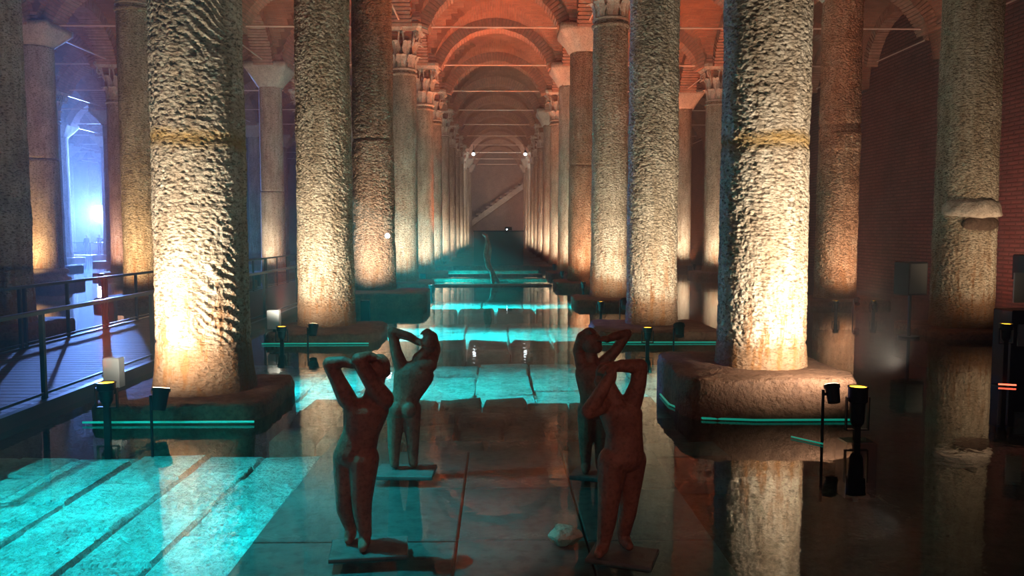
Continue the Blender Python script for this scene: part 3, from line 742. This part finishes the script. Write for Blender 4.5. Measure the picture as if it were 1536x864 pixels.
flood(6.86, 11.75, 'low black spotlight before the column with the broken stump', 170, .35, (1, .72, .48), .3, 2.2, 90, 2.0)
flood(-7.3, rowY(5), FL.format(ORD[5], desc['LL']), 200, 0, (1, .66, .5)); flood(-7.3, rowY(3), FL.format(ORD[3], desc['LL']), 200, 0, (1, .66, .5))
flood(-12.1, rowY(4), FL.format(ORD[4], desc['LLL']), 240, 0, (1, .6, .5)); flood(-16.9, rowY(5), FL.format(ORD[5], desc['L4']), 240, 0, (1, .6, .5))

# ------------------------------------------------------------------ left walkway and railings
wk = empty('walkway', (-4.7, 0, 0), 'dark timber walkway on the left, running back past the columns', 'walkway')
m = MB(); y = 1.0
while y < 34: m.box((0, y+.07, .085), (1.95, .132, .03), bev=.004); y += .14
o = m.build('deck_boards', 'deck_wood', wk); o['kind'] = 'stuff'
m = MB()
for x in (-.98, .98): m.box((x, 17.5, .03), (.06, 33, .16))
m.build('side_beam', 'rail_metal', wk)
for k in range(12):
    for x in (-.8, .8):
        m = MB(); m.tube((x, 2+k*2.8, -.45), (x, 2+k*2.8, .06), .05, n=10); m.build('support_post', 'black_metal', wk)
def railing(x, y0, y1, step, label, double=None, top=.82):
    t = empty('railing', (x, y0, .1), label, 'railing'); k = 0; y = 0
    while y <= y1-y0+.01:
        offs = (-.05, .05) if (double is not None and k % 2 == double) else (0,)
        for d in offs:
            m = MB(); m.box((0, y+d, (top-.1)/2), (.035, .035, top-.1), bev=.003); m.build('post', 'rail_metal', t)
        y += step; k += 1
    m = MB(); m.box((0, (y1-y0)/2, top-.09), (.05, y1-y0+.1, .035), bev=.006); m.build('top_rail', 'rail_metal', t)
    m = MB(); m.box((0, (y1-y0)/2, .05), (.02, y1-y0, .02)); m.build('bottom_rail', 'rail_metal', t)
railing(-3.78, 4.57, 27.7, 2.10, 'near dark metal railing of the left walkway')
railing(-5.66, 5.6, 29.7, 1.0, 'far dark metal railing of the left walkway with paired posts', 0)
t = empty('junction_box', (-3.36, 7.0, 0), 'small pale teal junction box on a post beside the left walkway', 'box')
m = MB(); m.box((0, 0, .27), (.14, .10, .26), bev=.01); m.build('housing', 'grey_box', t)
m = MB(); m.tube((0, 0, -.45), (0, 0, .14), .02, n=8); m.build('stake', 'black_metal', t)
t = empty('junction_box', (-3.05, 10.9, 0), 'small pale junction box behind the second left uplight', 'box')
m = MB(); m.box((0, 0, .30), (.16, .10, .26), bev=.01); m.build('housing', 'grey_box', t)
m = MB(); m.tube((0, 0, -.45), (0, 0, .17), .02, n=8); m.build('stake', 'black_metal', t)

# ------------------------------------------------------------------ loudspeakers on the right
def speaker(x, y, zc, wd, hg, label, post=True, rz=0):
    t = empty('loudspeaker', (x, y, 0), label, 'loudspeaker', rz=rz)
    m = MB(); m.box((0, 0, zc), (wd, .26, hg), bev=.012); m.build('cabinet', 'black_metal', t)
    m = MB(); m.box((0, -.135, zc), (wd*.86, .012, hg*.9), bev=.004); m.build('grille', 'screen_dark', t)
    if post:
        m = MB(); m.tube((0, 0, -.4), (0, 0, zc-hg/2), .022, n=10)
        m.tube((0, 0, .0), (0, 0, .03), .14, n=20)
        m.build('stand', 'black_metal', t)
speaker(5.75, 11.1, .84, .33, .46, 'black loudspeaker on a stand left of the column with the broken stump', rz=.3)
t = empty('cabinet_stack', (5.25, 8.0, 0), 'dark grey equipment cabinet at the right edge, white sheet on its door', 'cabinet')
m = MB(); m.box((.12, .1, .15), (.42, .3, 1.1), bev=.01); m.build('cabinet', 'black_metal', t)
m = MB(); m.box((-.01, -.055, .93), (.16, .02, .30), bev=.003); m.build('panel', 'grey_box', t)
m = MB(); m.box((.14, .08, 1.13), (.2, .2, .26), bev=.01); m.build('upper_box', 'black_metal', t)
m = MB(); m.box((.12, -.06, .45), (.3, .02, .22), bev=.003); m.build('panel', 'grey_box', t)
m = MB(); m.tube((4.83, 7.6, .02), (4.97, 7.55, .02), .008, n=6); o = m.build('light_strip', 'led_red'); o['label'] = 'short red light strip at the water by the right edge'; o['category'] = 'light strip'

# ------------------------------------------------------------------ far end: deck, screen, stair ramp
m = MB(); m.box((-.1, 48.5, -.15), (4.3, 35, .60), bev=.02); pl = struct(m.build('trim_1', 'foundation_stone'))
t = empty('screen_box', (0, 31.5, .15), 'dark grey box screen at the end of the central aisle', 'screen')
m = MB(); m.box((0, 0, .68), (1.92, .5, 1.34), bev=.015); m.build('panel', 'screen_dark', t)
m = MB(); m.box((0, -.255, 1.33), (1.96, .02, .05)); m.build('top_trim', 'black_metal', t)
t = empty('projector', (.38, 31.4, 1.51), 'small black projector with a white light on the screen box', 'projector')
m = MB(); m.box((0, 0, .07), (.28, .2, .13), bev=.02); m.build('housing', 'black_metal', t)
m = MB(); m.ball((-.06, -.11, .04), .025, 8, 6); m.build('lens', 'lens_white', t)
t = empty('stair_ramp', (0, 66.35, 0), 'pale sloping stair soffit rising to the right on the back wall', 'stair')
m = MB(); a0, a1 = (-3.1, 1.2), (3.1, 5.65); dx, dz = a1[0]-a0[0], a1[1]-a0[1]; Ld = math.hypot(dx, dz); nx, nz = -dz/Ld, dx/Ld
th = .40; q = [(a0[0], a0[1]), (a1[0], a1[1]), (a1[0]+nx*th, a1[1]+nz*th), (a0[0]+nx*th, a0[1]+nz*th)]
m.add([(x, y, z) for y in (-.6, .6) for (x, z) in q], [(0, 1, 2, 3), (7, 6, 5, 4), (0, 4, 5, 1), (1, 5, 6, 2), (2, 6, 7, 3), (3, 7, 4, 0)]); m.build('stringer', 'capital_stone', t)
m = MB()
for k in range(16):
    u = (k+.5)/16; m.box((a0[0]+dx*u+nx*(th+.08), 0, a0[1]+dz*u+nz*(th+.08)), (dx/16, 1.1, .2))
m.build('steps', 'plaster', t)
lamp('SPOT', (1.5, 55, .5), (-.2, 64, 3.2), (1, .72, .60), 600, 70, .8, .1)

# driftwood-like standing sculpture
def remeshed(mb, name, vox, mat, parent, loc=(0, 0, 0), smooth_it=4):
    o = mb.build('tmp', mat)
    md = o.modifiers.new('r', 'REMESH'); md.mode = 'VOXEL'; md.voxel_size = vox; md.use_smooth_shade = True
    s_ = o.modifiers.new('s', 'SMOOTH'); s_.iterations = smooth_it; s_.factor = .5
    dg = bpy.context.evaluated_depsgraph_get(); me = bpy.data.meshes.new_from_object(o.evaluated_get(dg)); me.name = name
    bpy.data.objects.remove(o, do_unlink=True)
    me.polygons.foreach_set('use_smooth', [True]*len(me.polygons))
    return link(name, me, mat, parent, loc)
def limb(m, pts, n=14):
    for (p, r0), (q, r1) in zip(pts[:-1], pts[1:]):
        m.tube(p, q, r0, r1, n); m.ball(p, r0, n, 10)
    m.ball(pts[-1][0], pts[-1][1], n, 10)
t = empty('tall_sculpture', (-.16, 22.3, 0), 'tall thin dark twisted sculpture standing far down the central aisle', 'statue')
m = MB(); limb(m, [((-.26, 0, 1.40), .045), ((-.18, 0, 1.36), .055), ((-.15, 0, 1.2), .06), ((-.20, 0, .85), .075), ((-.12, 0, .5), .085), ((-.03, 0, .38), .07), ((.0, 0, .03), .05)])
limb(m, [((-.05, 0, .42), .06), ((.08, .04, .2), .05), ((.16, .05, .03), .055)]); limb(m, [((-.15, 0, 1.25), .05), ((-.06, .03, 1.0), .04), ((-.12, 0, .6), .05)])
remeshed(m, 'figure', .02, 'driftwood', t)
m = MB(); m.box((0, 0, 0), (.9, .5, .06), bev=.01); m.build('base_plate', 'black_metal', t)

# ------------------------------------------------------------------ the four statues
def hand(m, wrist, tip, r_=.017, up=(0, 0, 1)):
    w_ = Vector(wrist); t = Vector(tip); d = t-w_; ln = d.length; d.normalize()
    s_ = d.cross(Vector(up)); s_ = s_.normalized() if s_.length > .01 else Vector((1, 0, 0)); nrm = s_.cross(d)
    palm = w_+d*ln*.42
    m.ball(tuple(w_+d*ln*.25), 1, 12, 8, (.030, .030, .022), Matrix((s_, d, nrm)).transposed())
    for k, (off, l_) in enumerate(((-.021, .82), (-.007, .97), (.008, .92), (.022, .74))):
        a = palm+s_*off*.8; b = w_+d*ln*l_*.78+s_*off*1.2-nrm*.004; c = w_+d*ln*l_+s_*off*1.25-nrm*.016
        limb(m, [(a, .0095), (b, .0085), (c, .0072)], 8)
    limb(m, [(w_+d*ln*.15+s_*(-.022), .010), (w_+d*ln*.38+s_*(-.042), .009), (w_+d*ln*.56+s_*(-.045)-nrm*.01, .0078)], 8)
def statue(loc, label, B, rz_plate, plate=(.32, .22)):
    t = empty('statue', loc, label, 'statue')
    m = MB()
    hd = B['head']; m.ball(hd[0], 1, 18, 14, hd[1]); 
    m.ball((hd[0][0]+hd[2][0]*hd[1][0]*.8, hd[0][1]+hd[2][1]*hd[1][1]*.8, hd[0][2]-hd[1][2]*.45), hd[1][0]*.55, 12, 8)    # jaw
    m.ball((hd[0][0]+hd[2][0]*hd[1][0]*1.02, hd[0][1]+hd[2][1]*hd[1][1]*1.02, hd[0][2]-hd[1][2]*.08), hd[1][0]*.2, 10, 8)  # nose
    for s_ in (-1, 1): m.ball((hd[0][0]-s_*hd[2][1]*hd[1][0]*.95, hd[0][1]+s_*hd[2][0]*hd[1][0]*.95, hd[0][2]-.005), .013, 8, 6, (.6, .6, 1))
    for c in B['limbs']: limb(m, c)
    M_ = B['masses']
    for (c, sc) in M_: m.ball(c, 1, 18, 12, sc)
    for (c, sc), (c2, sc2) in zip(M_[:2], M_[1:3]):
        for k in range(1, 7):
            u = k/7; m.ball(tuple(p+(q-p)*u for p, q in zip(c, c2)), 1, 18, 12, tuple(p+(q-p)*u for p, q in zip(sc, sc2)))
    for (a, b) in B['hands']: hand(m, a, b)
    for (fx, fy, dx, dy) in B['feet']:
        limb(m, [((fx, fy, .05), .030), ((fx+dx*.3, fy+dy*.3, .028), .030), ((fx+dx, fy+dy, .018), .022)])
    remeshed(m, 'figure', .0052, 'terracotta', t, smooth_it=5)
    m = MB(); m.box((.03, 0, -.017), (plate[0], plate[1], .022), rz=rz_plate, bev=.004); m.build('base_plate', 'dark_paving', t)
    return t
statue((-.64, 3.70, .02), 'dark terracotta nude statue front left, both arms folded over its tilted head', dict(
    head=((.083, .02, .845), (.052, .056, .064), (.5, .8)),
    limbs=[[((.05, .0, .70), .045), ((.075, .01, .79), .038)],
           [((-.065, .0, .70), .046), ((-.105, -.01, .79), .037), ((-.138, -.02, .868), .034), ((-.075, -.03, .880), .027), ((-.03, -.035, .868), .021)],
           [((.105, -.01, .70), .050), ((.05, -.05, .80), .038), ((.003, -.07, .893), .034), ((.04, -.035, .905), .025)],
           [((-.075, .03, .42), .068), ((-.088, .04, .22), .047), ((-.092, .05, .16), .042), ((-.070, .08, .05), .030)],
           [((.012, -.01, .42), .072), ((.0, -.015, .23), .050), ((.0, -.01, .16), .044), ((.012, .0, .05), .030)]],
    masses=[((-.035, .01, .44), (.098, .078, .070)), ((.0, .0, .545), (.086, .066, .06)), ((.022, .0, .645), (.108, .074, .065)), ((-.05, .07, .43), (.06, .05, .07)), ((.075, .0, .70), (.055, .05, .045))],
    hands=[((-.035, -.035, .868), (.045, -.045, .88)), ((.035, -.035, .905), (.115, .0, .885))],
    feet=[(-.072, .08, .0, -.055), (.010, .0, .0, -.07)]), .12, (.36, .24))
statue((-.61, 4.92, .02), 'dark terracotta statue behind on the left, seen from the back, forearm raised to its head', dict(
    head=((.180, .0, .790), (.046, .05, .064), (-.6, .6)),
    limbs=[[((.12, .0, .69), .045), ((.165, .0, .74), .035)],
           [((.01, .0, .64), .046), ((-.018, -.03, .74), .036), ((-.040, -.04, .865), .030), ((.06, -.03, .835), .028), ((.11, -.01, .80), .022)],
           [((.185, .0, .665), .045), ((.215, .06, .74), .034), ((.20, .08, .82), .028), ((.17, .06, .85), .022)],
           [((-.022, .0, .38), .064), ((-.036, .0, .21), .046), ((-.040, .005, .15), .040), ((-.042, .01, .04), .029)],
           [((.065, .01, .38), .064), ((.072, .01, .21), .046), ((.074, .015, .15), .040), ((.074, .02, .04), .029)]],
    masses=[((.02, .0, .40), (.092, .075, .08)), ((.04, .0, .48), (.085, .065, .11)), ((.085, .0, .585), (.125, .075, .095)), ((.14, .0, .65), (.09, .06, .055)), ((.055, -.055, .385), (.045, .04, .05)), ((-.015, -.05, .385), (.045, .04, .05))],
    hands=[((.105, -.01, .80), (.175, -.045, .79)), ((.175, .06, .85), (.15, .0, .86))],
    feet=[(-.042, .01, .0, .055), (.074, .02, .0, .055)]), -.05, (.36, .26))
statue((.54, 3.60, .02), 'dark terracotta statue front right leaning back, its raised elbows hiding the face', dict(
    head=((-.050, .02, .825), (.050, .054, .060), (-.8, -.5)),
    limbs=[[((-.01, .0, .70), .045), ((-.04, .01, .77), .036)],
           [((.065, .0, .70), .048), ((.09, -.02, .79), .038), ((.095, -.03, .870), .036), ((.01, -.05, .878), .029), ((-.03, -.05, .868), .022)],
           [((-.065, -.01, .70), .045), ((-.10, -.06, .69), .038), ((-.142, -.08, .675), .036), ((-.085, -.09, .77), .031), ((-.045, -.075, .84), .024)],
           [((-.02, -.01, .43), .072), ((-.040, -.02, .24), .050), ((-.045, -.02, .17), .045), ((-.058, .0, .05), .032)],
           [((.07, .02, .43), .070), ((.066, .05, .24), .048), ((.062, .06, .17), .042), ((.045, .08, .05), .030)]],
    masses=[((.03, .0, .45), (.096, .078, .075)), ((.033, .0, .555), (.084, .066, .06)), ((.015, .0, .65), (.100, .072, .065)), ((.075, .03, .44), (.05, .06, .07))],
    hands=[((-.03, -.05, .868), (-.10, -.055, .865)), ((-.045, -.075, .84), (-.03, -.06, .90))],
    feet=[(-.058, .0, -.03, -.055), (.045, .08, .02, -.05)]), -.35, (.30, .22))
statue((.585, 4.85, .02), 'dark terracotta statue behind on the right, head bowed, one elbow thrust out sideways', dict(
    head=((-.022, -.01, .805), (.064, .062, .070), (.6, -.6)),
    limbs=[[((-.02, .0, .68), .042), ((-.022, .0, .74), .038)],
           [((.045, .0, .665), .042), ((.12, -.01, .745), .034), ((.195, -.01, .855), .031), ((.12, -.03, .845), .027), ((.07, -.04, .825), .022)],
           [((-.075, .0, .665), .044), ((-.10, .02, .75), .034), ((-.085, -.02, .84), .028), ((-.05, -.04, .875), .022)],
           [((-.045, .0, .38), .062), ((-.050, .0, .21), .046), ((-.052, .005, .15), .040), ((-.048, .01, .04), .029)],
           [((.045, .01, .38), .062), ((.045, .01, .21), .046), ((.044, .015, .15), .040), ((.040, .02, .04), .029)]],
    masses=[((.0, .0, .40), (.088, .072, .08)), ((-.012, .0, .50), (.080, .062, .11)), ((-.02, .0, .61), (.102, .072, .09))],
    hands=[((.07, -.04, .825), (.01, -.075, .84)), ((-.05, -.04, .875), (-.005, -.06, .885))],
    feet=[(-.048, .01, -.01, -.055), (.040, .02, .01, -.055)]), -.30, (.32, .24))
# rough lump of stone in the water beside the front right statue
nn, mm = 20, 12; V = np.zeros((mm, nn, 3))
for j in range(mm):
    for i in range(nn):
        t_ = math.pi*j/(mm-1); p = 2*math.pi*i/nn; V[j, i] = (.085*math.sin(t_)*math.cos(p), .06*math.sin(t_)*math.sin(p), .045*-math.cos(t_))
for k in range(3): V[..., k] += .018*vnoise(V[..., 0]*30+k*9, V[..., 1]*30, V[..., 2]*30, 8+k)
o = link('stone_lump', grid_mesh('stone_lump', V, nn, mm), 'capital_stone', None, (.325, 3.86, .0)); o['label'] = 'rough pale stone lump in the water left of the front right statue'; o['category'] = 'stone'

# ------------------------------------------------------------------ far left: flood lamp, visitors on a second walkway
t = empty('floodlight_panel', (-25.4, 52.3, 0), 'glaring white square floodlight in the blue haze at far left', 'floodlight')
m = MB(); m.box((0, 0, 2.6), (1.1, .2, 1.1), bev=.03); m.build('housing', 'black_metal', t)
m = MB(); m.box((0, -.11, 2.6), (1.0, .02, 1.0)); m.build('panel', 'flood_panel', t)
m = MB(); m.tube((0, 0, -.4), (0, 0, 2.1), .05, n=10); m.build('stand', 'black_metal', t)
wk = empty('walkway', (-24.5, 47.0, 0), 'distant walkway crossing the blue haze at far left', 'walkway')
m = MB(); m.box((0, 0, .03), (10, 1.6, .14)); m.build('deck', 'deck_wood', wk)
m = MB()
for k in range(9):
    m.box((-4.8+k*1.2, -.75, .45), (.04, .04, .75))
m.box((0, -.75, .82), (9.8, .05, .04)); m.build('railing', 'rail_metal', wk)
def person(x, y, h, label, ph):
    t = empty('person', (x, y, .10), label, 'person'); k = h/1.7; m = MB()
    def P(a): return tuple(q*k for q in a)
    limb(m, [(P((.09, 0, .9)), .085*k), (P((.10, -.02*ph, .48)), .06*k), (P((.10, .05*ph, .06)), .045*k)], 10); limb(m, [(P((-.09, 0, .9)), .085*k), (P((-.10, .02*ph, .48)), .06*k), (P((-.10, -.05*ph, .06)), .045*k)], 10)
    m.ball(P((0, 0, 1.15)), k, 14, 10, (.17, .11, .30)); m.ball(P((0, 0, 1.38)), k, 14, 8, (.20, .10, .09))
    limb(m, [(P((.20, 0, 1.38)), .05*k), (P((.25, -.05, 1.10)), .042*k), (P((.18+.05*ph, -.22, 1.0)), .035*k)], 8); limb(m, [(P((-.20, 0, 1.38)), .05*k), (P((-.25, -.03, 1.10)), .042*k), (P((-.24, -.10, .86)), .035*k)], 8)
    for s_ in (-1, 1): m.ball(P((s_*.10, -.06, .04)), k, 8, 6, (.05, .12, .04))
    remeshed(m, 'body', .022, 'dark_cloth', t, smooth_it=2)
    m = MB(); m.ball(P((0, 0, 1.60)), k, 12, 10, (.085, .10, .12)); m.tube(P((0, 0, 1.42)), P((0, 0, 1.55)), .05*k, n=10); m.build('head', 'skin', t, smooth=True)
person(-23.9, 47.1, 1.15, 'visitor in dark clothes on the far left walkway, leftmost of three', 1)
person(-23.3, 47.4, 1.2, 'visitor in dark clothes on the far left walkway, middle of three', -1)
person(-22.8, 47.0, 1.12, 'visitor in dark clothes on the far left walkway, rightmost of three', 1)

t = empty('wall_spotlight', (-2.2, 15.97, 1.40), 'small white spotlight clamped to the front of the third left column', 'spotlight')
m = MB(); m.tube((0, .12, 0), (0, .0, .0), .03, .045, 14); m.build('lamp_head', 'black_metal', t)
m = MB(); m.ball((.0, -.01, 0), .05, 12, 8, (1, .5, 1)); m.build('lens', 'lens_white', t)
for (x, ax, lb) in ((-1.55, -2.2, 'small added white spotlight high at the far end, left of the aisle'), (1.65, 2.1, 'small added white spotlight high at the far end, right of the aisle')):  # made-up fixtures whose glow imitates brightly lit capitals
    t = empty('wall_spotlight', (x, rowY(9), 6.35), lb, 'spotlight')
    m = MB(); m.tube((0, 0, .43), (0, 0, .08), .02, .02, 8); m.tube((0, 0, .1), (0, 0, -.12), .07, .10, 12); m.build('lamp_head', 'black_metal', t)
    m = MB(); m.ball((0, -.03, -.13), .10, 12, 8); m.build('lens', 'lens_white', t)
    lampc(t, 'SPOT', (x, rowY(9), 6.05), (ax, rowY(10), 4.6), (1, .95, .88), 450, 100, .8, .05)
# unseen spots added: warm wash on the right wall, orange-red on the vaults
lamp('SPOT', (9.3, 15.5, .5), (12.0, 22, 3.2), (1, .50, .40), 620, 95, .9, .1)
lamp('SPOT', (-1.5, 26.4, .4), (-1.9, 25.5, 7), (1, .16, .03), 1300, 60, .9, .06)
lamp('SPOT', (-5.0, 13.5, .5), (-6.0, 19, 8), (1, .32, .24), 80, 60, .9, .1)
lamp('SPOT', (-9.7, 16, .5), (-10, 26, 9), (1, .28, .24), 220, 56, .9, .1)
lamp('SPOT', (-.4, 14.2, .2), (-1.6, 27, 8), (1, .20, .04), 200, 42, .7, .1)
lamp('SPOT', (.4, 23.5, .2), (.2, 36, 8), (1, .34, .14), 220, 42, .7, .1)
lamp('SPOT', (4.6, 12.5, .4), (4.7, 20, 8), (1, .20, .05), 600, 60, .8, .1)
